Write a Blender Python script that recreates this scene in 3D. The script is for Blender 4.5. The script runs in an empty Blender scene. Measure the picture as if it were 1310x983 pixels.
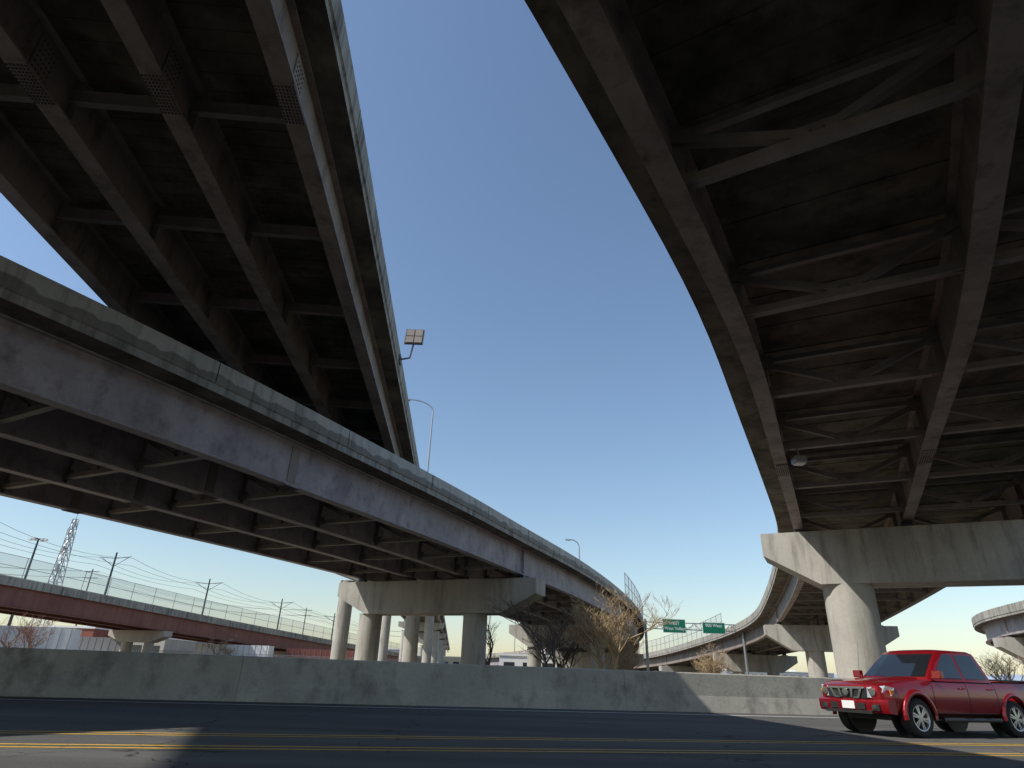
import bpy, math, random, bmesh
from mathutils import Vector, Matrix, noise
random.seed(7)
sc=bpy.context.scene
V=Vector
CH=0.95  # camera height
# ------------------------------------------------------------------ materials
def newmat(name):
    m=bpy.data.materials.new(name); m.use_nodes=True
    nt=m.node_tree; return m,nt,nt.nodes['Principled BSDF']
def basic(name,col,rough=0.6,metal=0.0,coat=0.0,trans=0.0):
    m,nt,b=newmat(name)
    b.inputs['Base Color'].default_value=(*col,1); b.inputs['Roughness'].default_value=rough
    b.inputs['Metallic'].default_value=metal; b.inputs['Coat Weight'].default_value=coat
    return m
def weathered(name,c1,c2,big=0.35,fine=7.0,streak=(1.6,1.6,0.12),rough=0.85,bump=0.25,stain=None,stainlo=0.5,stainhi=0.75,metal=0,zline=None):
    m,nt,b=newmat(name); N=nt.nodes; L=nt.links
    tc=N.new('ShaderNodeTexCoord')
    n1=N.new('ShaderNodeTexNoise'); n1.inputs['Scale'].default_value=big; n1.inputs['Detail'].default_value=4
    n2=N.new('ShaderNodeTexNoise'); n2.inputs['Scale'].default_value=fine; n2.inputs['Detail'].default_value=5; n2.inputs['Roughness'].default_value=0.7
    mp=N.new('ShaderNodeMapping'); mp.inputs['Scale'].default_value=streak
    n3=N.new('ShaderNodeTexNoise'); n3.inputs['Scale'].default_value=1.0; n3.inputs['Detail'].default_value=4
    for n in (n1,n2): L.new(tc.outputs['Object'],n.inputs['Vector'])
    L.new(tc.outputs['Object'],mp.inputs['Vector']); L.new(mp.outputs[0],n3.inputs['Vector'])
    a=N.new('ShaderNodeMath'); a.operation='ADD'; L.new(n1.outputs['Fac'],a.inputs[0]); L.new(n3.outputs['Fac'],a.inputs[1])
    a2=N.new('ShaderNodeMath'); a2.operation='MULTIPLY_ADD'; L.new(n2.outputs['Fac'],a2.inputs[0]); a2.inputs[1].default_value=0.6; L.new(a.outputs[0],a2.inputs[2])
    mr=N.new('ShaderNodeMapRange'); mr.inputs['From Min'].default_value=0.95; mr.inputs['From Max'].default_value=1.65
    L.new(a2.outputs[0],mr.inputs['Value'])
    mx=N.new('ShaderNodeMix'); mx.data_type='RGBA'
    mx.inputs[6].default_value=(*c1,1); mx.inputs[7].default_value=(*c2,1)
    L.new(mr.outputs[0],mx.inputs[0]); out=mx.outputs[2]
    if stain:
        sr=N.new('ShaderNodeMapRange'); sr.inputs['From Min'].default_value=stainlo; sr.inputs['From Max'].default_value=stainhi
        mp2=N.new('ShaderNodeMapping'); mp2.inputs['Scale'].default_value=(streak[0]*1.7,streak[1]*1.7,streak[2]*3); mp2.inputs['Location'].default_value=(13,5,7)
        n4=N.new('ShaderNodeTexNoise'); n4.inputs['Scale'].default_value=1.0; n4.inputs['Detail'].default_value=6; n4.inputs['Roughness'].default_value=0.65
        L.new(tc.outputs['Object'],mp2.inputs['Vector']); L.new(mp2.outputs[0],n4.inputs['Vector']); L.new(n4.outputs['Fac'],sr.inputs['Value'])
        m2=N.new('ShaderNodeMix'); m2.data_type='RGBA'; m2.inputs[7].default_value=(*stain,1)
        L.new(sr.outputs[0],m2.inputs[0]); L.new(out,m2.inputs[6]); out=m2.outputs[2]
    if zline:   # wavy shadow under a sunlit top strip, painted as darker colour
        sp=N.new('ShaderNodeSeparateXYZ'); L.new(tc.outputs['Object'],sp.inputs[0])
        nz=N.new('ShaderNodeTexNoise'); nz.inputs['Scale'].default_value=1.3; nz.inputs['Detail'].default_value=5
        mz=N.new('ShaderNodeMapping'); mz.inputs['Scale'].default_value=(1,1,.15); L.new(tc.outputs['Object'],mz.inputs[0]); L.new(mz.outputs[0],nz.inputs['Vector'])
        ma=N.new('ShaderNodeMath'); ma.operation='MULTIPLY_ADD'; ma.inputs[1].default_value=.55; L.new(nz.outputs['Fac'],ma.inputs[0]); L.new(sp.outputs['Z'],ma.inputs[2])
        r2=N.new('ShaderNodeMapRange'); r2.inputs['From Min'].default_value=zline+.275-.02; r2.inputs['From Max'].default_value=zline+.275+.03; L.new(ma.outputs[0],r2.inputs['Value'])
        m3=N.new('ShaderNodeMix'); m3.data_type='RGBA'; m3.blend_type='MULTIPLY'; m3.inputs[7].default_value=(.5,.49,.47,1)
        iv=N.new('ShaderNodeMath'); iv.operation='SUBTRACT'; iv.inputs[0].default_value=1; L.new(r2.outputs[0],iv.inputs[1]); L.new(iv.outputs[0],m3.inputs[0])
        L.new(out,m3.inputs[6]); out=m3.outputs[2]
    L.new(out,b.inputs['Base Color']); b.inputs['Roughness'].default_value=rough; b.inputs['Metallic'].default_value=metal
    if bump>.1:
        bp=N.new('ShaderNodeBump'); bp.inputs['Strength'].default_value=bump; bp.inputs['Distance'].default_value=0.02
        L.new(n2.outputs['Fac'],bp.inputs['Height']); L.new(bp.outputs[0],b.inputs['Normal'])
    return m
M={}
M['conc']=weathered('parapet_concrete',(0.21,0.198,0.172),(0.44,0.415,0.36),stain=(0.11,0.10,0.085),stainlo=.47,stainhi=.68)
M['parapetB']=weathered('parapet_concrete_shadow_edge',(0.34,0.325,0.29),(0.54,0.515,0.46),stain=(0.20,0.188,0.165),stainlo=.52,stainhi=.72,zline=8.62)
M['pier']=weathered('pier_concrete',(0.30,0.283,0.25),(0.47,0.445,0.395),big=0.5,stain=(0.19,0.178,0.152),stainlo=.52)
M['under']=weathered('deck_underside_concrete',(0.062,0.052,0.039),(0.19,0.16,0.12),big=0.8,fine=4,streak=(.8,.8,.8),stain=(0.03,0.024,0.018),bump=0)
M['steelA']=weathered('girder_steel_brown',(0.18,0.143,0.122),(0.33,0.275,0.24),big=0.6,streak=(1.2,1.2,.3),rough=0.6,bump=0,stain=(0.10,0.075,0.06))
M['steelB']=weathered('girder_steel_mauve',(0.25,0.215,0.225),(0.42,0.37,0.375),big=0.5,streak=(1.2,1.2,.5),rough=0.6,bump=0,stain=(0.16,0.132,0.132))
M['frame']=weathered('crossframe_steel',(0.15,0.127,0.108),(0.28,0.24,0.21),rough=0.6,bump=0)
M['bolt']=basic('bolt_steel',(0.075,0.062,0.055),0.6,.3)
M['joint']=basic('joint_dark',(0.03,0.03,0.03),0.9)
M['red']=weathered('rail_girder_red',(0.16,0.05,0.04),(0.26,0.10,0.07),rough=.6,bump=0)
M['barrier']=weathered('barrier_concrete',(0.29,0.273,0.238),(0.49,0.462,0.40),big=.6,fine=9,streak=(.7,.7,.3),bump=.5,stain=(0.21,0.197,0.17),stainlo=.53,stainhi=.7)
M['galv']=basic('galvanised_steel',(0.35,0.36,0.37),0.45,.8)
M['darkmetal']=basic('dark_metal',(0.05,0.05,0.055),0.5,.5)
M['lampwhite']=basic('lamp_glass',(0.6,0.6,0.58),0.3)
M['bark']=weathered('bark_tan',(0.27,0.19,0.11),(0.45,0.34,0.20),big=2,bump=0)
M['barkdark']=weathered('bark_dark',(0.06,0.048,0.04),(0.13,0.10,0.08),big=2,bump=0)
M['barkred']=weathered('bark_red',(0.20,0.09,0.06),(0.30,0.15,0.10),big=2,bump=0)
M['brick']=weathered('brick_red',(0.22,0.07,0.05),(0.32,0.11,0.08),bump=0)
M['white']=basic('white_paint',(0.75,0.75,0.73),0.5)
M['beige']=weathered('wall_beige',(0.35,0.31,0.26),(0.45,0.41,0.35),bump=0)
M['greywall']=weathered('wall_grey',(0.2,0.21,0.23),(0.3,0.31,0.33),bump=0)
M['window']=basic('window_dark',(0.03,0.035,0.04),0.15)
M['signgreen']=basic('sign_green',(0.0,0.14,0.075),0.4)
m,nt,b=newmat('chain_link'); b.inputs['Base Color'].default_value=(.4,.41,.42,1); b.inputs['Metallic'].default_value=.5
tr=nt.nodes.new('ShaderNodeBsdfTransparent'); ms=nt.nodes.new('ShaderNodeMixShader'); ms.inputs[0].default_value=0.28
nt.links.new(tr.outputs[0],ms.inputs[1]); nt.links.new(b.outputs[0],ms.inputs[2]); nt.links.new(ms.outputs[0],nt.nodes['Material Output'].inputs[0])
M['mesh']=m
TH=math.radians(12.7)
def asphalt():
    m,nt,b=newmat('asphalt'); N=nt.nodes; L=nt.links
    tc=N.new('ShaderNodeTexCoord')
    n1=N.new('ShaderNodeTexNoise'); n1.inputs['Scale'].default_value=28; n1.inputs['Detail'].default_value=6; n1.inputs['Roughness'].default_value=.75
    mp=N.new('ShaderNodeMapping'); mp.inputs['Rotation'].default_value=(0,0,-TH); mp.inputs['Scale'].default_value=(.08,1.1,1)
    n2=N.new('ShaderNodeTexNoise'); n2.inputs['Scale'].default_value=1.0; n2.inputs['Detail'].default_value=8
    L.new(tc.outputs['Object'],n1.inputs['Vector']); L.new(tc.outputs['Object'],mp.inputs[0]); L.new(mp.outputs[0],n2.inputs['Vector'])
    r=N.new('ShaderNodeValToRGB'); r.color_ramp.elements[0].position=.32; r.color_ramp.elements[1].position=.7
    r.color_ramp.elements[0].color=(.042,.041,.040,1); r.color_ramp.elements[1].color=(.14,.135,.127,1)
    mx=N.new('ShaderNodeMath'); mx.operation='MULTIPLY_ADD'; mx.inputs[1].default_value=.5; L.new(n1.outputs['Fac'],mx.inputs[0])
    m5=N.new('ShaderNodeMath'); m5.operation='MULTIPLY'; m5.inputs[1].default_value=.55; L.new(n2.outputs['Fac'],m5.inputs[0]); L.new(m5.outputs[0],mx.inputs[2])
    L.new(mx.outputs[0],r.inputs[0])
    vo=N.new('ShaderNodeTexVoronoi'); vo.feature='DISTANCE_TO_EDGE'; vo.inputs['Scale'].default_value=.16
    nz=N.new('ShaderNodeTexNoise'); nz.inputs['Scale'].default_value=.8; nz.inputs['Detail'].default_value=5
    vm=N.new('ShaderNodeVectorMath'); vm.operation='MULTIPLY_ADD'; vm.inputs[1].default_value=(2.5,2.5,0)
    L.new(tc.outputs['Object'],nz.inputs['Vector']); L.new(nz.outputs['Color'],vm.inputs[0]); L.new(tc.outputs['Object'],vm.inputs[2]); L.new(vm.outputs[0],vo.inputs['Vector'])
    cr=N.new('ShaderNodeMapRange'); cr.inputs['From Min'].default_value=.001; cr.inputs['From Max'].default_value=.004; L.new(vo.outputs['Distance'],cr.inputs['Value'])
    mc=N.new('ShaderNodeMix'); mc.data_type='RGBA'; mc.inputs[6].default_value=(.022,.022,.022,1)
    L.new(cr.outputs[0],mc.inputs[0]); L.new(r.outputs[0],mc.inputs[7]); L.new(mc.outputs[2],b.inputs['Base Color'])
    b.inputs['Roughness'].default_value=.92; b.inputs['Specular IOR Level'].default_value=.25
    bp=N.new('ShaderNodeBump'); bp.inputs['Strength'].default_value=.5; bp.inputs['Distance'].default_value=.01; L.new(n1.outputs['Fac'],bp.inputs['Height']); L.new(bp.outputs[0],b.inputs['Normal'])
    return m
M['asphalt']=asphalt()
M['ground']=weathered('dry_ground',(0.15,0.125,0.085),(0.30,0.26,0.19),big=.08,fine=2,streak=(.3,.3,.3),bump=0)
def paint(name,col,wear):
    m,nt,b=newmat(name); N=nt.nodes; L=nt.links
    tc=N.new('ShaderNodeTexCoord'); n=N.new('ShaderNodeTexNoise'); n.inputs['Scale'].default_value=9; n.inputs['Detail'].default_value=9; n.inputs['Roughness'].default_value=.75
    L.new(tc.outputs['Object'],n.inputs['Vector']); r=N.new('ShaderNodeMapRange'); r.inputs['From Min'].default_value=wear; r.inputs['From Max'].default_value=wear+.12
    L.new(n.outputs['Fac'],r.inputs['Value']); mx=N.new('ShaderNodeMix'); mx.data_type='RGBA'
    mx.inputs[6].default_value=(*col,1); mx.inputs[7].default_value=(.08,.078,.07,1); L.new(r.outputs[0],mx.inputs[0]); L.new(mx.outputs[2],b.inputs['Base Color']); b.inputs['Roughness'].default_value=.7
    return m
M['yellow']=paint('yellow_marking',(.55,.33,.04),.54)
M['wline']=paint('white_marking',(.75,.75,.73),.57)
# ------------------------------------------------------------------ mesh builder
class MB:
    def __init__(s): s.v=[];s.f=[];s.m=[];s.s=[]
    def add(s,vs,fs,mat=0,smooth=False):
        o=len(s.v); s.v+= [tuple(v) for v in vs]
        for f in fs: s.f.append([i+o for i in f]); s.m.append(mat); s.s.append(smooth)
    def box(s,c,dx,dy,dz,mat=0,ax=None):
        c=V(c); X,Y,Z=(ax if ax else (V((1,0,0)),V((0,1,0)),V((0,0,1))))
        vs=[c+X*(dx/2*a)+Y*(dy/2*b)+Z*(dz/2*d) for d in(-1,1) for a,b in((-1,-1),(1,-1),(1,1),(-1,1))]
        s.add(vs,[(0,3,2,1),(4,5,6,7),(0,1,5,4),(1,2,6,5),(2,3,7,6),(3,0,4,7)],mat)
    def beam(s,p,q,w,h,mat=0,up=V((0,0,1))):
        p=V(p);q=V(q);d=(q-p); L=d.length
        if L<1e-6: return
        d/=L; sx=d.cross(up)
        if sx.length<1e-3: sx=d.cross(V((1,0,0)))
        sx.normalize(); uy=sx.cross(d)
        s.box((p+q)/2,L,w,h,mat,(d,sx,uy))
    def cyl(s,p,q,r0,r1=None,n=12,mat=0,smooth=True,cap=True):
        p=V(p);q=V(q); r1=r0 if r1 is None else r1
        d=(q-p).normalized(); a=d.cross(V((0,0,1)))
        if a.length<1e-3: a=V((1,0,0))
        a.normalize(); b=d.cross(a)
        vs=[]
        for c,r in((p,r0),(q,r1)):
            for i in range(n):
                t=2*math.pi*i/n; vs.append(c+a*(r*math.cos(t))+b*(r*math.sin(t)))
        s.add(vs,[(i,(i+1)%n,n+(i+1)%n,n+i) for i in range(n)],mat,smooth)
        if cap: s.add(vs,[tuple(range(n))[::-1],tuple(range(n,2*n))],mat,False)
    def prism(s,poly,vec,mat=0):
        n=len(poly); vec=V(vec); vs=[V(p) for p in poly]+[V(p)+vec for p in poly]
        s.add(vs,[tuple(range(n))[::-1],tuple(range(n,2*n))]+[(i,(i+1)%n,n+(i+1)%n,n+i) for i in range(n)],mat)
    def obj(s,name,mats,parent=None,recalc=True):
        me=bpy.data.meshes.new(name); me.from_pydata(s.v,[],s.f)
        for m in mats: me.materials.append(m)
        me.polygons.foreach_set('material_index',s.m); me.polygons.foreach_set('use_smooth',s.s)
        if recalc:
            bm=bmesh.new(); bm.from_mesh(me); bmesh.ops.recalc_face_normals(bm,faces=bm.faces); bm.to_mesh(me); bm.free()
        me.update()
        o=bpy.data.objects.new(name,me); sc.collection.objects.link(o)
        if parent: o.parent=parent
        return o
def empty(name,loc=(0,0,0)):
    e=bpy.data.objects.new(name,None); e.location=loc; sc.collection.objects.link(e); return e
# ------------------------------------------------------------------ curves
def sample(pts,step,side):
    P=[V(p) for p in pts]; P=[P[0]*2-P[1]]+P+[P[-1]*2-P[-2]]
    D=[]
    for i in range(1,len(P)-2):
        p0,p1,p2,p3=P[i-1:i+3]
        for k in range(24):
            t=k/24
            D.append(.5*((2*p1)+(p2-p0)*t+(2*p0-5*p1+4*p2-p3)*t*t+(3*p1-p0-3*p2+p3)*t**3))
    D.append(P[-2])
    out=[D[0]];acc=0
    for a,b in zip(D,D[1:]):
        l=(b-a).length; pos=0
        while acc+l-pos>=step:
            pos+=step-acc; out.append(a.lerp(b,pos/l)); acc=0
            if l-pos<step: break
        acc+=l-pos
        if acc>=step: acc=acc%step
    for _ in range(6):
        out=[out[0]]+[(out[i-1]+out[i]*2+out[i+1])/4 for i in range(1,len(out)-1)]+[out[-1]]
    fr=[]
    for i,p in enumerate(out):
        a=out[max(i-1,0)];b=out[min(i+1,len(out)-1)]
        t=(b-a); t.z=0; t.normalize()
        m=V((t.y,-t.x,0))*side
        fr.append((p,t,m))
    return fr
def sweep(mb,fr,prof,mats,smooth=False):
    n=len(prof)
    base=len(mb.v); mb.v+=[tuple(p+m*o+V((0,0,z))) for p,t,m in fr for o,z in prof]
    for j in range(n):
        mt=mats[j] if isinstance(mats,(list,tuple)) else mats
        for i in range(len(fr)-1):
            f=(i*n+j,i*n+(j+1)%n,(i+1)*n+(j+1)%n,(i+1)*n+j)
            mb.f.append([k+base for k in f]); mb.m.append(mt); mb.s.append(smooth)
    mt=mats[0] if isinstance(mats,(list,tuple)) else mats
    for f in (list(range(n))[::-1],list(range((len(fr)-1)*n,len(fr)*n))):
        mb.f.append([k+base for k in f]); mb.m.append(mt); mb.s.append(False)
def nearY(fr,y): return min(range(len(fr)),key=lambda i:abs(fr[i][0].y-y))
Z=V((0,0,1))
def bridge(name,pts,side,W,goffs,par,slab,gd,steel,cf,cfstep,piers,splices=(),step=1.5,fw=.5,cfmax=170,fence=None,capd=2.3,capw=1.9,cr=.9,phase=None,bolts=True,spw=1.3,sc_=1.0,outer=0):
    fr=sample(pts,step,side); e=empty(name)
    zb=-par-slab-gd
    d=MB()
    prof=[(0,0),(.2,0),(.27,-par*.6),(.42,-par),(W-.42,-par),(W-.27,-par*.6),(W-.2,0),(W,0),(W,-par+.03),(W-.05,-par),(W-.05,-par-slab),(.05,-par-slab),(.05,-par),(0,-par+.03)]
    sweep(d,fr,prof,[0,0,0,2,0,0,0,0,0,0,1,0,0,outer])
    for i in range(2,len(fr)-1,4):
        p,t,m=fr[i]
        d.box(p+V((0,0,-(par-.03)/2))-m*.001,.025,.012,par-.05,3,(t,m,Z))
    for i in range(0,len(fr)-1):
        p,t,m=fr[i]
        if not -15<p.y<75: continue
        for a,b in zip(goffs,goffs[1:]):
            c_=p+m*((a+b)/2)+Z*(-par-slab-.012); d.box(c_,.05,b-a-.12,.022,1,(t,m,Z))
            c_=c_+t*(step*.5); d.box(c_,.03,b-a-.12,.016,1,(t,m,Z))
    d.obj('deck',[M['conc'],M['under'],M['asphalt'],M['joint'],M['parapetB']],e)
    g=MB()
    for o in goffs:
        zt=-par-slab-.002
        f=fw/2
        I=[(o-f*.8,zt),(o+f*.8,zt),(o+f*.8,zt-.04),(o+.015,zt-.04),(o+.015,zb+.05),(o+f,zb+.05),(o+f,zb),(o-f,zb),(o-f,zb+.05),(o-.015,zb+.05),(o-.015,zt-.04),(o-f*.8,zt-.04)]
        sweep(g,fr,I,0)
    g.obj('girders',[steel],e)
    c=MB(); zt=-par-slab
    k=max(1,int(round(cfstep/step)))
    for i in range(phase if phase is not None else k//2,len(fr)-1,k):
        p,t,m=fr[i]
        if p.y>cfmax or p.y<-25: continue
        for a,b in zip(goffs,goffs[1:]):
            A=p+m*(a+.02);B=p+m*(b-.02)
            mid=(A+B)/2
            if cf=='K':
                lo=zb+.28; hi=zt-.28
                c.beam(A+Z*lo,B+Z*lo,.2,.17); c.beam(A+Z*hi,B+Z*hi,.14,.14)
                c.beam(A+Z*(hi-.05),mid+Z*(lo+.1)-m*.12,.16,.16); c.beam(B+Z*(hi-.05),mid+Z*(lo+.1)+m*.12,.16,.16)
                c.box(mid+Z*(lo+.14),.02,.85,.38,0,(t,m,Z))
                for q,sg in((A,1),(B,-1)):
                    c.box(q+Z*(hi-.06)+m*(sg*.17),.02,.36,.44,0,(t,m,Z)); c.box(q+Z*(lo+.06)+m*(sg*.17),.02,.36,.34,0,(t,m,Z))
            else:
                zc=(zt+zb)/2+.1; s_=sc_
                c.beam(A+Z*(zc+.22*s_),B+Z*(zc+.22*s_),.22*s_,.03); c.beam(A+Z*(zc-.22*s_),B+Z*(zc-.22*s_),.22*s_,.03); c.beam(A+Z*zc,B+Z*zc,.02,.41*s_)
        for n_,a in enumerate(goffs):
            for sg in(-1,1):
                if (n_==0 and sg<0) or (n_==len(goffs)-1 and sg>0): continue
                c.box(p+m*(a+sg*(.018+fw*.2))+Z*((zt+zb)/2),.018,fw*.4,gd-.1,0,(t,m,Z))
    c.obj('cross_frames',[M['frame']],e)
    if splices:
        s=MB()
        for y in splices:
            i=nearY(fr,y); p,t,m=fr[i]
            for n_,a in enumerate(goffs):
                q=p+m*a
                s.box(q+Z*(zb-.015),spw,fw*.94,.026,0,(t,m,Z))
                for sg in(-1,1):
                    s.box(q+m*(sg*.03)+Z*((zt+zb)/2),spw*.55,.026,gd-.3,2 if not bolts else 0,(t,m,Z))
                    if bolts:
                        for bx in range(5):
                            for bz in range(int((gd-.4)/.13)):
                                s.box(q+m*(sg*.045)+t*(spw*(-.2+bx*.1))+Z*(zb+.25+bz*.13),.03,.02,.03,1,(t,m,Z))
                for bx in range(12):
                    for by in range(6):
                        s.box(q+t*(spw*(-.45+bx*.082))+m*(fw*(-.4+by*.16))+Z*(zb-.035),.034,.03,.02,1,(t,m,Z))
        s.obj('splice_plates',[steel,M['bolt'],M['frame']],e)
    for n_,pr in enumerate(piers):
        i=nearY(fr,pr['y']); p,t,m=fr[i]
        w=MB(); cw=pr.get('w',capw); cd=pr.get('d',capd); o0=pr.get('o0',-.3); o1=pr.get('o1',W+.3)
        ztop=p.z+zb-.28; tp=pr.get('taper',2.3); en=pr.get('end',.9)
        poly=[(o0,0),(o1,0),(o1,-en),(o1-tp,-cd),(o0+tp,-cd),(o0,-en)]
        base=V((p.x,p.y,ztop))
        w.prism([base+m*a+Z*b-t*(cw/2) for a,b in poly],t*cw)
        for a in goffs:
            w.box(base+m*a+Z*.05,.7,.8,.1,0,(t,m,Z)); w.box(base+m*a+Z*.19,.4,.45,.175,1,(t,m,Z))
            for sg in(-1,1): w.box(base+m*(a+sg*fw*.22)+Z*(.28+gd/2),.03,fw*.4,gd-.12,2,(t,m,Z))
        for a in pr['cols']:
            cpt=base+m*a
            w.cyl(V((cpt.x,cpt.y,-.2)),V((cpt.x,cpt.y,ztop-cd+.01)),pr.get('r',cr),None,40)
        w.obj('pier_%d'%(n_+1),[M['pier'],M['darkmetal'],steel],e)
    if fence:
        fence_on(fr,fence[0],fence[1],.1,2.3,e)
    return fr,e
def fence_on(fr,y0,y1,off,h,parent,zoff=0,post=3):
    f=MB(); i0,i1=sorted((nearY(fr,y0),nearY(fr,y1))); sub=fr[i0:i1+1]
    for k in range(0,len(sub),2):
        p,t,m=sub[k]; q=p+m*off+Z*zoff; f.cyl(q,q+Z*h,.04,None,6,0)
    for (p,t,m),(p2,t2,m2) in zip(sub,sub[1:]):
        a=p+m*off+Z*zoff;b=p2+m2*off+Z*zoff
        for hh in(.05,h/2,h): f.beam(a+Z*hh,b+Z*hh,.05,.05)
        f.add([a+Z*.08,b+Z*.08,b+Z*(h-.03),a+Z*(h-.03)],[(0,1,2,3)],1)
    return f.obj('chain_link_fence',[M['galv'],M['mesh']],parent,recalc=False)
# --- upper straight flyover (left)
K1=.65
T1=17.7*K1+CH
def x1(y): return -4.52*K1-.07*y
b1=[(-12,-40,T1),(-6.6,-20,T1),(-4.0,-6,T1),(-3.35,2,T1)]+[(x1(y),y,T1) for y in(8,14,20,40,60,90,130,180,240,300,360)]  # unseen near end is bent to shift the flyover's shadow edge
fr1,e1=bridge('overpass_or_added_shade_ramp',b1,-1,12.95*K1,[o*K1 for o in(1.15,4.7,8.25,11.8)],.68,.2,1.2,M['steelA'],'beam',3.8,
   [dict(y=-8,cols=[1.8,6.6],r=.65,d=1.6)]+[dict(y=y,cols=[1.2,7.6],r=.68,d=1.6,o1=9) for y in(62,100,138,176,214,252)],
   splices=(8.7,),fw=.40,step=.95,cfmax=100,sc_=.65,spw=.9,capw=1.5,phase=1)
# --- added high ramp, out of view on the left, to shade the road
HZ=26+CH
bh=[(-13,-40,HZ),(-19,-22,HZ),(-24,-8,HZ),(-27.3,1,HZ),(-30.2,9,HZ),(-34,15,HZ),(-41,22,HZ),(-52,28,HZ),(-70,32,HZ),(-110,35,HZ)]
frh,eh=bridge('overpass_or_added_shade_ramp',bh,1,7.8,[1.0,3.9,6.8],.8,.22,1.5,M['steelA'],'K',6,[dict(y=-24,cols=[2.2,6.2],r=.8),dict(y=19,cols=[3],r=1.2)],step=2)
# --- lower curved ramp (left)
def tb(l): return [(x,y,t+CH) for x,y,t in l]
b2=tb([(-24,-5.5,8.1),(-18.9,.6,8.1),(-14.9,6,8.07),(-11.4,11.5,8.07),(-8.36,17,8.07),(-4.85,24.4,8.07),(-1.96,30.6,8.07),(1.1,38,8.07),(5.5,48.4,8.07),(10.9,63.4,8.05),(15.9,79,7.8),(19.6,93,6.95),(21.5,106,6.2),(21.3,125,5.3),(17,146,4.6),(8,168,4.2)])
fr2,e2=bridge('overpass_or_added_shade_ramp',b2,-1,13.7,[1.0,4.9,8.8,12.7],.68,.22,1.57,M['steelB'],'K',4.5,
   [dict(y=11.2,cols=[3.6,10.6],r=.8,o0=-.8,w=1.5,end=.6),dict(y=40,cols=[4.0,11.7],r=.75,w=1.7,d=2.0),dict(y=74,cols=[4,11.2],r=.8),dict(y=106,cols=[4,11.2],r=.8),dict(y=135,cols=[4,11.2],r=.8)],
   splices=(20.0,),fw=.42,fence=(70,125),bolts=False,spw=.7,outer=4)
# --- right curved ramp
b3=tb([(-16,-15.5,9.9),(-10.4,-8.6,9.9),(-5.4,-2.0,9.85),(-1.9,3,9.85),(.32,6.4,9.8),(1.15,8.0,9.8),(2.2,9.6,9.75),(3.72,12.0,9.7),(5.54,15.4,9.6),(8.1,20.7,9.5),(11.55,27.6,9.2),(17.7,41,8.8),(26.0,65.5,8.1),(29.8,81.4,7.2),(31.8,107,6.3),(30.8,143,5.0),(25,180,4.2),(14,215,4)])
fr3,e3=bridge('overpass_or_added_shade_ramp',b3,1,11.1,[1.15,5.55,9.95],.72,.22,1.6,M['steelA'],'K',4.5,
   [dict(y=29.5,cols=[2.75,12.4],r=1.02,o0=-.5,o1=14.2,d=2.3,end=1.0,taper=2.2,w=2.0),dict(y=66,cols=[4,8.6],r=.85),dict(y=100,cols=[3,8],r=.85),dict(y=135,cols=[3,8],r=.85),dict(y=165,cols=[3,8],r=.85)],
   splices=(21.5,),fw=.42,fence=(96,150),phase=2)
# --- far right ramp
b4=[(44,42,8+CH),(50,62.8,8+CH),(54.5,76,8+CH),(62.5,88,8+CH),(73,97,8+CH),(90,106,7.8+CH),(120,114,7.4+CH)]
fr4,e4=bridge('overpass_or_added_shade_ramp',b4,1,11,[1.1,5.5,9.9],.8,.22,1.6,M['steelB'],'K',6,[dict(y=70,cols=[3,8],r=.8),dict(y=98,cols=[3,8],r=.8)],step=2)
# ------------------------------------------------------------------ road frame
w_=V((math.cos(TH),math.sin(TH),0)); n_=V((-math.sin(TH),math.cos(TH),0))
def R(s,d,z=0): v=w_*s+n_*d; return V((v.x,v.y,z))
g=MB(); g.add([(-6000,-6000,0),(6000,-6000,0),(6000,6000,0),(-6000,6000,0)],[(0,1,2,3)]); g.obj('ground',[M['ground']],recalc=False)
g=MB(); g.add([R(-400,-16,.004),R(400,-16,.004),R(400,21.4,.004),R(-400,21.4,.004)],[(0,1,2,3)]); g.obj('road',[M['asphalt']],recalc=False)
def stripes(name,ds,mat,wd):
    g=MB()
    for d in ds: g.add([R(-300,d-wd/2,.008),R(300,d-wd/2,.008),R(300,d+wd/2,.008),R(-300,d+wd/2,.008)],[(0,1,2,3)])
    g.obj(name,[mat],recalc=False)
stripes('yellow_road_marking',[11.45,11.15,9.8,9.5],M['yellow'],.11)
stripes('white_road_marking',[19.8],M['wline'],.16)
g=MB(); s=-123
while s<150:
    L=11.99
    prof=[(21.3,0),(21.33,.12),(21.42,.5),(21.46,1.17),(21.49,1.2),(21.72,1.2),(21.75,1.17),(21.8,0)]
    g.prism([R(s,d,z) for d,z in prof],w_*L)
    s+=12.0
g.obj('concrete_barrier_wall',[M['barrier']])
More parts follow.
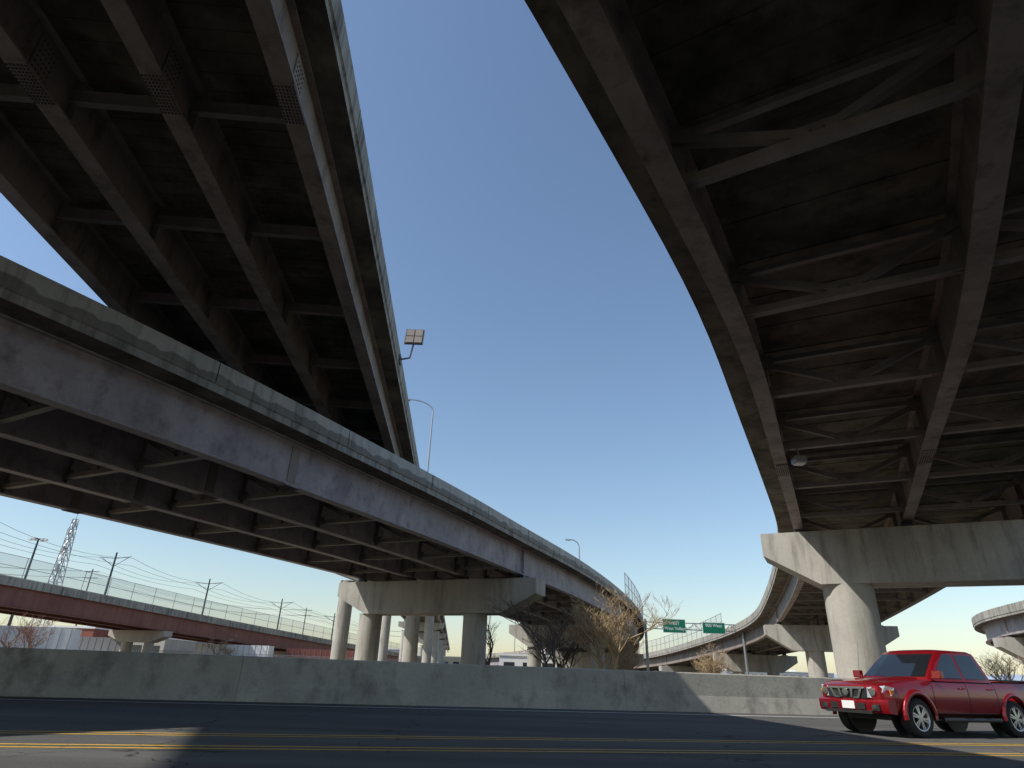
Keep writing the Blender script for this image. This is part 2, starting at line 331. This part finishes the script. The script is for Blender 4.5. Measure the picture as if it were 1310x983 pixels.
# ------------------------------------------------------------------ railway bridge (left background)
e=empty('railway_bridge')
rb=[(-66,18,8.6+CH),(-60,45,8.3+CH),(-54,70,8+CH),(-45,106,6.6+CH),(-35,146,5.2+CH),(-27,180,4.2+CH),(-18,220,3.4+CH)]
frr=sample(rb,2,-1)
g=MB(); sweep(g,frr,[(0,0),(.25,0),(.25,-.5),(8.75,-.5),(8.75,0),(9,0),(9,-.9),(0,-.9)],0); g.obj('deck',[M['conc']],e)
g=MB()
for o in(.5,4.5,8.5): sweep(g,frr,[(o-.25,-.902),(o+.25,-.902),(o+.25,-.95),(o+.02,-.95),(o+.02,-2.9),(o+.3,-2.9),(o+.3,-2.96),(o-.3,-2.96),(o-.3,-2.9),(o-.02,-2.9),(o-.02,-.95),(o-.25,-.95)],0)
g.obj('girders',[M['red']],e)
g=MB()
for y in(60,96,132,168):
    p,t,m=frr[nearY(frr,y)]; b=V((p.x,p.y,p.z-3.2))
    g.prism([b+m*a+Z*c-t*.8 for a,c in((-.2,.24),(9.2,.24),(9.2,-.5),(7,-1.3),(2,-1.3),(-.2,-.5))],t*1.6)
    for a in(2.6,6.4):
        q=b+m*a; g.cyl((q.x,q.y,-.2),(q.x,q.y,q.z-1.2),.65,None,20)
g.obj('piers',[M['beige']],e)
fence_on(frr,30,215,.12,2.2,e)
def catpole(y,h=6.8):
    p,t,m=frr[nearY(frr,y)]; q=p+m*4.5+V((0,0,-.5))
    g=MB(); g.cyl(q,q+Z*h,.16,.11,8); g.beam(q+Z*(h-.8),q+Z*(h-.6)-m*2.6,.07,.07); g.beam(q+Z*(h-1.9),q+Z*(h-.7)-m*2.2,.05,.05)
    g.beam(q+Z*(h-.8),q+Z*(h-.6)+m*2.6,.07,.07); g.beam(q+Z*(h-1.9),q+Z*(h-.7)+m*2.2,.05,.05); g.box(q+Z*.2,.5,.5,.4)
    g.obj('catenary_pole',[M['darkmetal']]); return q+Z*h
tops=[catpole(y) for y in(42,68,88,108,128,150,175)]
g=MB()
for a,b in zip(tops,tops[1:]):
    for off,dz in((-2.4,-.7),(2.4,-.7),(-2.4,-1.7),(2.4,-1.7)):
        pr=None
        for k in range(9):
            t=k/8; q=a.lerp(b,t)+V((off,0,dz-1.2*(4*t*(1-t))*(.4 if dz<-1 else .8)))
            if pr: g.beam(pr,q,.03,.03)
            pr=q
g.obj('overhead_wires',[M['darkmetal']])
def upole(x,y,h):
    g=MB(); g.cyl((x,y,0),(x,y,h),.2,.12,8)
    for z in(h-.6,h-2): g.beam((x-1.6,y,z),(x+1.6,y,z),.12,.12)
    g.obj('utility_pole',[M['barkdark']]); return (x,y,h)
U=[upole(-150,120,24),upole(-95,150,20),upole(-55,185,16),upole(-22,225,14)]
g=MB()
for a,b in zip(U,U[1:]):
    for off in(-1.5,0,1.5):
        for dz in(-.5,-1.9):
            pr=None
            for k in range(11):
                t=k/10; q=V(a).lerp(V(b),t)+V((off,0,dz-2.4*4*t*(1-t)))
                if pr: g.beam(pr,q,.03,.03)
                pr=q
g.obj('power_lines',[M['darkmetal']])
g=MB(); bx,by,H=-102.6,150,31.2
def corner(k,z): r=2.3-1.7*z/H; a=math.pi/4+k*math.pi/2; return V((bx+r*math.cos(a),by+r*math.sin(a),z))
nz=13
for i in range(nz):
    z0=H*i/nz; z1=H*(i+1)/nz
    for k in range(4):
        g.beam(corner(k,z0),corner(k,z1),.16,.16); g.beam(corner(k,z0),corner(k+1,z1),.09,.09); g.beam(corner(k+1,z0),corner(k,z1),.09,.09); g.beam(corner(k,z1),corner(k+1,z1),.09,.09)
g.cyl((bx,by,H),(bx,by,H+3),.06,None,6)
for z in(20,24,28): g.box((bx,by-1.2,z),.5,.4,1.6)
g.obj('radio_tower',[M['galv']])
g=MB(); x,y,h=-80.5,110,19.6; g.cyl((x,y,0),(x,y,h),.28,.14,10); g.beam((x-1.3,y,h),(x+1.3,y,h),.12,.12); g.beam((x,y-1.0,h),(x,y+1.0,h),.12,.12)
for dx,dy in((-1.3,0),(1.3,0),(0,-1),(0,1),(-.65,0),(.65,0)): g.box((x+dx,y+dy,h-.15),.45,.45,.28,1)
g.obj('high_mast_light',[M['darkmetal'],M['lampwhite']])
def street_lamp(base,h,armv,arm=3.0,r=.11):
    base=V(base); a=V(armv).normalized(); g=MB()
    g.box(base+Z*.15,.4,.4,.3); g.cyl(base,base+Z*(h-1),r,r*.7,10)
    pr=base+Z*(h-1)
    for k in range(1,9):
        t=k/8; q=base+Z*(h-1+1.0*math.sin(t*math.pi/2))+a*(arm*(1-math.cos(t*math.pi/2))); g.cyl(pr,q,r*.55,None,6); pr=q
    q=pr+a*.35; g.box(q-Z*.02,.8,.3,.14,0,(a,a.cross(Z),Z)); g.box(q-Z*.11,.5,.22,.05,1,(a,a.cross(Z),Z))
    g.obj('street_lamp',[M['galv'],M['lampwhite']])
street_lamp((x1(47)-.1,47,T1),8.6,(-1,0,0),2.0,.08)
street_lamp((10.3,90,7.4),11.2,(-1,0,0),1.2,.12)
street_lamp((3.0,175,0),15,(-1,0,0),2)
# square floodlight panel hanging off the flyover edge
ky=22.1; p=V((x1(ky),ky,T1-.35)); X=V((1,0,0)); Y=V((0,1,0))
g=MB(); g.box(p+X*.02,.06,.35,.35); g.beam(p,p+X*.40+Z*.09,.05,.05); g.beam(p+X*.40+Z*.07,p+X*.49+Z*.7,.05,.05)
c=p+X*.5+Z*1.04; tl=math.radians(14); a2=Y*math.cos(tl)+Z*-math.sin(tl); a3=Z*math.cos(tl)+Y*math.sin(tl)
g.box(c,.73,.09,.76,0,(X,a2,a3))
for i in range(2):
    for j in range(2): g.box(c-a2*.05+X*(-.17+.34*i)+a3*(-.18+.36*j),.3,.03,.32,1,(X,a2,a3))
g.obj('floodlight',[M['bolt'],M['frame']])
def ulight(p,s=1):
    g=MB(); p=V(p); g.beam(p+Z*.35,p,.05,.05); g.box(p-Z*.12*s,.5*s,.5*s,.26*s,0); g.box(p-Z*.28*s,.4*s,.4*s,.08*s,1); g.obj('underdeck_light',[M['galv'],M['lampwhite']])
i=nearY(fr3,21.2); p,t,m=fr3[i]; ulight(p+m*1.75+Z*(-.72-.22-1.7),.75)
i=nearY(fr1,6.9); p,t,m=fr1[i]; ulight(p+m*1.95+Z*(-1.1),.6)
# ------------------------------------------------------------------ overhead signs
e=empty('overhead_road_sign'); g=MB()
sy=88; g.cyl((18.7,sy,0),(18.7,sy,8.2),.2,.16,12); g.cyl((31.5,sy,0),(31.5,sy,8.2),.2,.16,12)
for z in(7.0,7.8): g.beam((18.7,sy,z),(31.5,sy,z),.12,.12)
for k in range(16): g.beam((18.7+.8*k,sy,7.0 if k%2 else 7.8),(19.5+.8*k,sy,7.8 if k%2 else 7.0),.07,.07)
g.obj('gantry',[M['galv']],e)
def sign(cx,cz,w,h,txt):
    g=MB(); g.box((cx,sy-.3,cz),w,.06,h,1); g.box((cx,sy-.335,cz),w-.12,.02,h-.12,0); g.obj('sign_panel',[M['signgreen'],M['white']],e)
    for k,l in enumerate(txt):
        cu=bpy.data.curves.new('sign_text','FONT'); cu.body=l; cu.size=.55; cu.align_x='CENTER'; cu.extrude=.004
        o=bpy.data.objects.new('sign_text',cu); sc.collection.objects.link(o); o.location=(cx,sy-.352,cz+.12-.62*k); o.rotation_euler=(math.pi/2,0,0); o.parent=e; cu.materials.append(M['white'])
sign(22.4,7.4,3.0,1.7,['WEST','West Valley']); sign(27.6,7.3,3.0,1.4,['900 West'])
# ------------------------------------------------------------------ background buildings
def building(name,x,y,w,d,h,mat,rows=1,cols=6,roof=True,rot=0):
    e=empty(name,(x,y,0)); e.rotation_euler=(0,0,rot)
    g=MB(); g.box((0,0,h/2),w,d,h); g.obj('walls',[mat],e)
    g=MB(); g.box((0,0,h+.15),w+.3,d+.3,.3); g.box((w*.2,0,h+.7),2,2,.9); g.obj('roof',[M['white']],e)
    g=MB(); cw=w/cols
    for r in range(rows):
        for c in range(cols):
            g.box((-w/2+cw*(c+.5),-d/2-.02,h*(r+.55)/rows),cw*.55,.06,h/rows*.4)
    g.obj('windows',[M['window']],e)
building('brick_house',-71,114,9,8,5.6,M['brick'],1,4)
building('warehouse',-88,150,34,14,5.5,M['beige'],1,9)
building('warehouse',-50,190,46,16,6,M['greywall'],1,12)
building('warehouse',-115,210,40,20,8,M['greywall'],2,12)
building('warehouse',-15,260,40,18,6,M['beige'],1,10)
building('warehouse',45,300,60,20,5,M['beige'],1,14)
building('office_building',-140,320,40,20,12,M['beige'],4,12)
building('warehouse',4,110,9,6,3.6,M['white'],1,3)
building('warehouse',130,330,50,20,6,M['greywall'],1,14)
# parked semi-trailers in the yard
def trailer(x,y,rot,mat):
    g=MB(); c,s_=math.cos(rot),math.sin(rot); ax=(V((c,s_,0)),V((-s_,c,0)),Z); o=V((x,y,0))
    g.box(o+Z*2.6,12,2.5,2.7,0,ax)
    for k in range(13): g.box(o+ax[0]*(-5.7+.95*k)-ax[1]*1.265+Z*2.6,.06,.03,2.6,1,ax)
    g.box(o+Z*1.15,11,1.0,.2,2,ax)
    for dx in(-4.6,-3.4):
        for sd in(-1,1): g.cyl(o+ax[0]*dx+ax[1]*(sd*.8)+Z*.5,o+ax[0]*dx+ax[1]*(sd*1.2)+Z*.5,.5,None,18,2)
    for sd in(-1,1): g.beam(o+ax[0]*3.6+ax[1]*(sd*.7)+Z*1.1,o+ax[0]*3.6+ax[1]*(sd*.7),.15,.15,2)
    g.obj('semi_trailer',[mat,M['galv'],M['darkmetal']])
trailer(-52,72,.3,M['white']); trailer(-60,98,.1,M['greywall']); trailer(-44,112,.0,M['white']); trailer(-33,124,.2,M['brick'])
yf=sample([(-95,100,0),(-60,103,0),(-20,112,0),(-8,116,0)],2.5,1)
fence_on(yf,100,116,0,2.6,None)
g=MB(); NA,NR=160,8; vs=[];fs=[]
for j in range(NR+1):
    r=4200+j*260
    for i in range(NA+1):
        a=math.radians(-75+150*i/NA)
        env=math.sin(math.pi*min(1,j/NR*1.0)) if j<NR else 0
        hgt=(60+100*noise.fractal(V((i*.07,j*.3,2.2)),1,2,5)+ (45 if i<70 else 0))*env
        vs.append((r*math.sin(a),r*math.cos(a),max(0,hgt)-2))
fs=[(j*(NA+1)+i,j*(NA+1)+i+1,(j+1)*(NA+1)+i+1,(j+1)*(NA+1)+i) for j in range(NR) for i in range(NA)]
g.add(vs,fs,0,True); M['hill']=weathered('distant_hills',(.24,.30,.40),(.36,.42,.52),big=.004,fine=.02,streak=(.002,.002,.01),bump=0); g.obj('hills',[M['hill']])  # aerial haze is put into the pale blue hill colour
# ------------------------------------------------------------------ trees
def bare_tree(name,loc,h,seed,mat,stems=1,spread=.55,levels=5,kids=4,r0=None,lean=(0,0)):
    rnd=random.Random(seed); g=MB()
    def br(p,d,L,r,lv):
        n=2 if lv<=1 else 3; pts=[p]
        dd=d.copy()
        for k in range(n):
            dd=(dd+V((rnd.uniform(-1,1),rnd.uniform(-1,1),rnd.uniform(-.5,.9)))*.2).normalized(); pts.append(pts[-1]+dd*(L/n))
        for k in range(n):
            ra=r*(1-.5*k/n); rb_=r*(1-.5*(k+1)/n)
            g.cyl(pts[k],pts[k+1],max(ra,.007),max(rb_,.006),6 if lv>=levels-1 else 3,0,lv>=levels-1,False)
        if lv<=0: return
        c=kids+(1 if lv==levels else 0)
        for j in range(c):
            t=(.3+.7*(j+rnd.random())/c) if lv<levels else (.35+.65*(j+rnd.random())/c)
            x=t*n; k=min(int(x),n-1); q=pts[k].lerp(pts[k+1],x-k)
            az=rnd.uniform(0,2*math.pi); s=spread*rnd.uniform(.7,1.5)
            side=V((math.cos(az),math.sin(az),rnd.uniform(-.1,.5)))
            nd=((pts[k+1]-pts[k]).normalized()+side*s*1.4).normalized()
            br(q,nd,L*rnd.uniform(.48,.72),r*.5,lv-1)
    for s in range(stems):
        a=rnd.uniform(0,6.28); o=.25 if stems>1 else 0
        d=V((math.cos(a)*o+lean[0],math.sin(a)*o+lean[1],1)).normalized()
        br(V((loc[0]+math.cos(a)*o*.6,loc[1]+math.sin(a)*o*.6,-.05)),d,h*.5*rnd.uniform(.85,1.1),(r0 or h*.022)/(1 if stems==1 else 1.4),levels)
    return g.obj(name,[mat],recalc=False)
bare_tree('bare_tree',(5.9,40,0),6.5,3,M['bark'],stems=3,spread=.60,levels=5,kids=4)
bare_tree('bare_tree',(2.6,36.5,0),6.2,8,M['barkdark'],stems=2,levels=4,kids=4)
bare_tree('bare_tree',(4.2,44,0),4.5,12,M['barkdark'],stems=3,levels=4,kids=4)
bare_tree('bare_tree',(-1.2,52,0),6,21,M['barkdark'],stems=1,levels=4,kids=4)
bare_tree('bare_tree',(13,42,0),3.4,33,M['bark'],stems=5,levels=4,kids=4,spread=.8)
bare_tree('bare_tree',(38.5,52,0),4.6,41,M['bark'],stems=3,levels=4,kids=4)
bare_tree('bare_tree',(-42,60,0),5,51,M['barkred'],stems=3,levels=4,kids=4)
bare_tree('bare_tree',(-33,80,0),4,52,M['barkdark'],stems=3,levels=4,kids=4)
bare_tree('bare_tree',(8.6,46,0),3.6,61,M['bark'],stems=4,levels=4,kids=4)
# ------------------------------------------------------------------ pickup truck
def finish(o,ang=35,bev=0):
    if bev:
        md=o.modifiers.new('bev','BEVEL'); md.width=bev; md.segments=3; md.limit_method='ANGLE'; md.angle_limit=math.radians(30)
    for p in o.data.polygons: p.use_smooth=True
    try: o.data.set_sharp_from_angle(angle=math.radians(ang))
    except Exception: pass
def boolean(o,cutters):
    for c in cutters:
        md=o.modifiers.new('b','BOOLEAN'); md.operation='DIFFERENCE'; md.object=c; md.solver='EXACT'
    dg=bpy.context.evaluated_depsgraph_get(); dg.update(); me=bpy.data.meshes.new_from_object(o.evaluated_get(dg))
    o.modifiers.clear(); o.data=me
    for c in cutters: bpy.data.objects.remove(c,do_unlink=True)
paintm=basic('red_paint',(.24,.004,.009),.35,.3,.8)
black=basic('black_plastic',(.02,.02,.02),.5); rubber=basic('tyre_rubber',(.022,.022,.022),.85)
chrome=basic('chrome',(.75,.75,.76),.15,1.0); alloy=basic('alloy_wheel',(.55,.55,.56),.3,.9); glass=basic('dark_glass',(.012,.015,.018),.05,0,.6)
lens=basic('headlight_lens',(.6,.62,.65),.1,.4,1.0); amber=basic('amber_lens',(.7,.2,.02),.2); tail=basic('tail_lens',(.4,.01,.01),.2,0,1)
AL=math.radians(22)
tk=empty('pickup_truck',(10.08,16.3,.008)); tk.rotation_euler=(0,0,math.pi+AL)
st=[(2.60,.62,.52,.86),(2.55,.76,.46,.95),(2.42,.86,.43,1.01),(2.15,.90,.42,1.05),(1.7,.915,.41,1.08),(1.2,.925,.40,1.12),(.5,.925,.40,1.12),(-.4,.925,.40,1.125),(-.97,.925,.40,1.13),(-1.6,.925,.42,1.14),(-2.5,.92,.46,1.15),(-2.68,.90,.48,1.15),(-2.72,.86,.52,1.12)]
ring=[(.0,0,0),(.82,0,0),(.955,0,.07),(.99,0,.22),(1,0,.38),(.99,1,-.2),(.965,1,-.07),(.90,1,0),(.45,1,.02),(0,1,.025)]
vs=[];
def rp(w,zb,zt): 
    h=[(f*w,(zt if k else zb)+dz) for f,k,dz in ring]; return h+[(-y,z) for y,z in h[-2:0:-1]]
for x,w,zb,zt in st: vs+=[(x,y,z) for y,z in rp(w,zb,zt)]
n=len(rp(1,0,1)); g=MB()
g.add(vs,[(i*n+j,i*n+(j+1)%n,(i+1)*n+(j+1)%n,(i+1)*n+j) for i in range(len(st)-1) for j in range(n)]+[tuple(range(n)),tuple(range((len(st)-1)*n,len(st)*n))])
body=g.obj('body',[paintm],tk)
cut=[]
for ax in(1.65,-1.5):
    for sd in(-1,1):
        c=MB(); c.cyl((ax,sd*.55,.40),(ax,sd*1.2,.40),.44,None,40); cut.append(c.obj('cut',[black]))
c=MB(); c.box((-1.83,0,1.1),1.58,1.6,.9); cut.append(c.obj('cut',[black]))
for c in cut: c.parent=tk
bpy.context.view_layer.update(); boolean(body,cut); finish(body,32)
g=MB(); 
for s in(-1,1): g.box((-1.83,s*.83,1.165),1.65,.1,.03)
g.box((-2.68,0,1.16),.06,1.5,.03); g.obj('bed_rails',[black],tk)
g=MB(); hb=[(2.38,.40,1.04),(1.9,.5,1.10),(1.15,.58,1.165)]
vs=[]
for x,w,z in hb: vs+=[(x,-w-.12,z-.06),(x,-w,z),(x,0,z+.012),(x,w,z),(x,w+.12,z-.06)]
g.add(vs,[(i*5+j,i*5+j+1,(i+1)*5+j+1,(i+1)*5+j) for i in range(2) for j in range(4)]+[(0,1,2,3,4)]); o=g.obj('hood',[paintm],tk); finish(o,40)
g=MB()
lv=[(1.10,1.17,-.99,.885),(1.16,1.12,-.98,.875),(1.46,.78,-.90,.79),(1.70,.47,-.82,.715),(1.755,.34,-.76,.62),(1.775,.2,-.66,.45)]
vs=[]
for z,xf,xr,y in lv: vs+=[(xf+.03,-y*.55,z),(xf+.03,y*.55,z),(xf-.03,y*.93,z),(xf-.12,y,z),(xr+.06,y,z),(xr,y*.9,z),(xr,-y*.9,z),(xr+.06,-y,z),(xf-.12,-y,z),(xf-.03,-y*.93,z)]
n=10; g.add(vs,[(i*n+j,i*n+(j+1)%n,(i+1)*n+(j+1)%n,(i+1)*n+j) for i in range(len(lv)-1) for j in range(n)]+[tuple(range((len(lv)-1)*n,len(lv)*n))])
o=g.obj('cab',[paintm],tk); finish(o,40)
def cabat(z):
    for a,b in zip(lv,lv[1:]):
        if a[0]<=z<=b[0]:
            t=(z-a[0])/(b[0]-a[0]); return [a[k]+(b[k]-a[k])*t for k in(1,2,3)]
g=MB()
for s in(-1,1):
    def sp(x,z): xf,xr,y=cabat(z); return (x,s*(y+.006),z)
    zs=[1.17,1.32,1.46,1.58,1.67]
    for k in range(4):
        z0,z1=zs[k],zs[k+1]; a0=cabat(z0);a1=cabat(z1)
        g.add([sp(a0[0]-.2,z0),sp(.03,z0),sp(.03,z1),sp(a1[0]-.2,z1)],[(0,1,2,3)])
        g.add([sp(-.06,z0),sp(a0[1]+.17,z0),sp(a1[1]+.17,z1),sp(-.06,z1)],[(0,1,2,3)])
zs=[1.18,1.32,1.46,1.58,1.67]
for k in range(4):
    z0,z1=zs[k],zs[k+1]; a0=cabat(z0);a1=cabat(z1)
    g.add([(a0[0]+.04,-a0[2]*.55,z0),(a0[0]+.04,a0[2]*.55,z0),(a1[0]+.04,a1[2]*.55,z1),(a1[0]+.04,-a1[2]*.55,z1)],[(0,1,2,3)],0,True)
    for s in(-1,1):
        g.add([(a0[0]+.04,s*a0[2]*.55,z0),(a0[0]-.012,s*a0[2]*.89,z0),(a1[0]-.012,s*a1[2]*.89,z1),(a1[0]+.04,s*a1[2]*.55,z1)],[(0,1,2,3)],0,True)
    g.add([(a0[1]-.008,-a0[2]*.8,z0),(a0[1]-.008,a0[2]*.8,z0),(a1[1]-.008,a1[2]*.8,z1),(a1[1]-.008,-a1[2]*.8,z1)],[(0,1,2,3)])
g.obj('windows',[glass],tk,recalc=True)
g=MB()
def yb(z,w=.925,zb=.40,zt=1.125):
    r_=[(f*w,(zt if k else zb)+dz) for f,k,dz in ring[1:8]]
    for a,b in zip(r_,r_[1:]):
        if a[1]<=z<=b[1]: return a[0]+(b[0]-a[0])*(z-a[1])/(b[1]-a[1])
    return w
for s in(-1,1):
    for x in(1.12,-.01,-.97):
        zz=[.47,.62,.78,.93,1.06]
        if x==-.97: zz=[.42]+zz[1:]+[1.10]
        for a,b in zip(zz,zz[1:]): g.beam((x,s*(yb(a)+.001),a),(x,s*(yb(b)+.001),b),.012,.008)
    g.beam((1.12,s*(yb(.47)+.001),.47),(-.97,s*(yb(.47)+.001),.47),.008,.012)
    g.cyl((1.0,s*.93,.34),(-.88,s*.93,.34),.045,None,10)
    for x in(.9,-.75): g.beam((x,s*.93,.34),(x,s*.7,.42),.05,.04)
g.box((0,0,.4),4.2,1.1,.2)
g.box((-2.78,0,.55),.12,1.7,.16)
g.cyl((1.3,-.75,1.1),(1.1,-.78,1.95),.006,.003,6)
g.obj('trim',[black],tk)
g=MB()
for s in(-1,1):
    for x in(.14,-.82): g.box((x+.02,s*.945,.97),.17,.03,.035)
    g.box((1.0,s*1.02,1.22),.12,.2,.16); g.box((1.02,s*.93,1.17),.06,.1,.06)
o=g.obj('mirrors_and_handles',[paintm],tk); finish(o,30,.015)
g=MB()
for ax in(1.65,-1.5):
    for s in(-1,1):
        pr=None
        for k in range(19):
            a=math.radians(-8+196*k/18); y=s*.925
            c_=math.cos(a);s_=math.sin(a)
            ring4=[(ax+.425*c_,y-.05*s,.40+.425*s_),(ax+.425*c_,y+.035*s,.40+.425*s_),(ax+.475*c_,y+.03*s,.40+.475*s_),(ax+.53*c_,y-.03*s,.40+.53*s_)]
            if pr: g.add(pr+ring4,[(j,(j+1)%4,4+(j+1)%4,4+j) for j in range(4)],0,True)
            pr=ring4
g.obj('fender_flares',[paintm],tk)
g=MB()
for ax in(1.65,-1.5):
    for s in(-1,1): g.cyl((ax,s*.52,.40),(ax,s*.56,.40),.43,None,24)
g.obj('wheel_wells',[black],tk)
for k,(ax,s) in enumerate([(1.65,1),(1.65,-1),(-1.5,1),(-1.5,-1)]):
    g=MB(); c=V((ax,s*.79,.375)); prof=[(.24,-.12),(.34,-.13),(.37,-.10),(.378,-.05),(.378,.05),(.37,.10),(.34,.13),(.25,.125)]
    NN=48; vs=[]
    for i in range(NN):
        a=2*math.pi*i/NN
        for r,y in prof: vs.append(c+V((r*math.cos(a),y*s,r*math.sin(a))))
    m_=len(prof); g.add(vs,[(i*m_+j,i*m_+j+1,((i+1)%NN)*m_+j+1,((i+1)%NN)*m_+j) for i in range(NN) for j in range(m_-1)],0,True)
    g.cyl(c+V((0,s*.02,0)),c+V((0,s*.03,0)),.245,None,40,2)
    vs=[]
    for i in range(NN):
        a=2*math.pi*i/NN
        for r,y in((.25,.125),(.235,.125),(.215,.09),(.21,.03)): vs.append(c+V((r*math.cos(a),y*s,r*math.sin(a))))
    g.add(vs,[(i*4+j,i*4+j+1,((i+1)%NN)*4+j+1,((i+1)%NN)*4+j) for i in range(NN) for j in range(3)],1,True)
    for q in range(6):
        a=2*math.pi*q/6+.3
        for da in(-.13,.13):
            d0=V((math.cos(a+da*1.9),0,math.sin(a+da*1.9))); d1=V((math.cos(a+da),0,math.sin(a+da)))
            g.beam(c+d0*.05+V((0,s*.095,0)),c+d1*.225+V((0,s*.09,0)),.032,.04,1,V((0,1,0)))
    g.cyl(c+V((0,s*.04,0)),c+V((0,s*.115,0)),.06,.05,16,1)
    g.obj('wheel_%d'%(k+1),[rubber,alloy,black],tk)
def bowx(y): return 2.62-.16*(abs(y)/.9)**2.2
g=MB()
prev=None
for k in range(13):
    y=-.9+1.8*k/12; x=bowx(y)+.05
    rr=[(x-.2,y,.70),(x-.02,y,.70),(x+.03,y,.66),(x+.03,y,.52),(x,y,.44),(x-.2,y,.42)]
    if prev: g.add(prev+rr,[(j,(j+1)%6,6+(j+1)%6,6+j) for j in range(6)])
    else: g.add(rr,[(0,1,2,3,4,5)])
    prev=rr
g.add(prev,[(5,4,3,2,1,0)])
o=g.obj('front_bumper',[paintm],tk); finish(o,35)
g=MB()
g.box((2.675,0,.56),.03,.9,.12); g.box((2.66,0,.45),.06,1.2,.06)
for s in(-1,1): g.box((2.60,s*.62,.545),.06,.26,.12)
g.box((2.60,0,.81),.08,1.0,.2); g.obj('grille',[black],tk)
g=MB()
g.beam((2.655,-.46,.915),(2.655,.46,.915),.03,.045)
for s in(-1,1):
    g.beam((2.66,s*.40,.915),(2.66,s*.30,.72),.03,.05); g.beam((2.665,s*.30,.725),(2.665,s*.17,.725),.03,.04); g.beam((2.665,s*.17,.9),(2.665,s*.13,.725),.03,.045)
    g.cyl((2.62,s*.62,.545),(2.645,s*.62,.545),.05,None,16)
g.cyl((2.65,0,.83),(2.69,0,.83),.075,None,24)
g.obj('chrome_grille',[chrome],tk)
g=MB()
for s in(-1,1):
    poly=[(2.63,s*.50,.73),(2.55,s*.74,.73),(2.36,s*.885,.78),(2.28,s*.905,.93),(2.45,s*.84,.97),(2.60,s*.50,.93)]
    ins=[(x-.12,y*.93,z) for x,y,z in poly]
    g.add(poly+ins,[(0,1,4,5),(1,2,3,4)]+[(i,(i+1)%6,6+(i+1)%6,6+i) for i in range(6)])
    g.cyl((2.52,s*.62,.84),(2.605,s*.62,.84),.07,.075,20,1)
g.obj('headlights',[lens,chrome],tk)
g=MB()
for s in(-1,1): g.box((2.36,s*.893,.845),.1,.02,.08)
g.obj('side_markers',[amber],tk)
g=MB()
for s in(-1,1): g.box((-2.69,s*.86,.93),.1,.12,.36)
g.obj('tail_lights',[tail],tk)
g=MB(); g.box((2.71,.05,.58),.015,.32,.15); g.obj('licence_plate',[M['white']],tk)
# ------------------------------------------------------------------ camera
p=math.radians(24.9); rho=math.radians(1.95)
F=V((0,math.cos(p),math.sin(p))); U0=V((0,-math.sin(p),math.cos(p))); R0=V((1,0,0))
cx=R0*math.cos(rho)+U0*math.sin(rho); cy=-R0*math.sin(rho)+U0*math.cos(rho); cz=-F
cam=bpy.data.cameras.new('camera'); co=bpy.data.objects.new('camera',cam); sc.collection.objects.link(co)
co.matrix_world=Matrix(((cx.x,cy.x,cz.x,0),(cx.y,cy.y,cz.y,0),(cx.z,cy.z,cz.z,CH),(0,0,0,1)))
cam.sensor_width=36; cam.lens=800/1310*36; cam.clip_end=20000; cam.clip_start=.05
sc.camera=co
# ------------------------------------------------------------------ light
sx,sy_=.91,.35
sun=bpy.data.lights.new('sun','SUN'); sun.energy=5.0; sun.angle=math.radians(.5); sun.color=(1,.96,.89)
so=bpy.data.objects.new('sun',sun); sc.collection.objects.link(so); so.rotation_euler=V((sx,sy_,-1)).to_track_quat('-Z','Y').to_euler()
w=bpy.data.worlds.new('World'); sc.world=w; w.use_nodes=True; nt=w.node_tree
sky=nt.nodes.new('ShaderNodeTexSky'); sky.sky_type='NISHITA'; sky.sun_disc=False
sky.sun_elevation=math.atan(1/math.hypot(sx,sy_)); sky.sun_rotation=math.atan2(-sx,-sy_)%(2*math.pi)
sky.air_density=1.25; sky.dust_density=.7; sky.ozone_density=2.6; sky.altitude=0
bg=nt.nodes['Background']; bg.inputs['Strength'].default_value=.15; nt.links.new(sky.outputs[0],bg.inputs[0])
sc.view_settings.view_transform='Standard'; sc.view_settings.look='None'; sc.view_settings.exposure=0
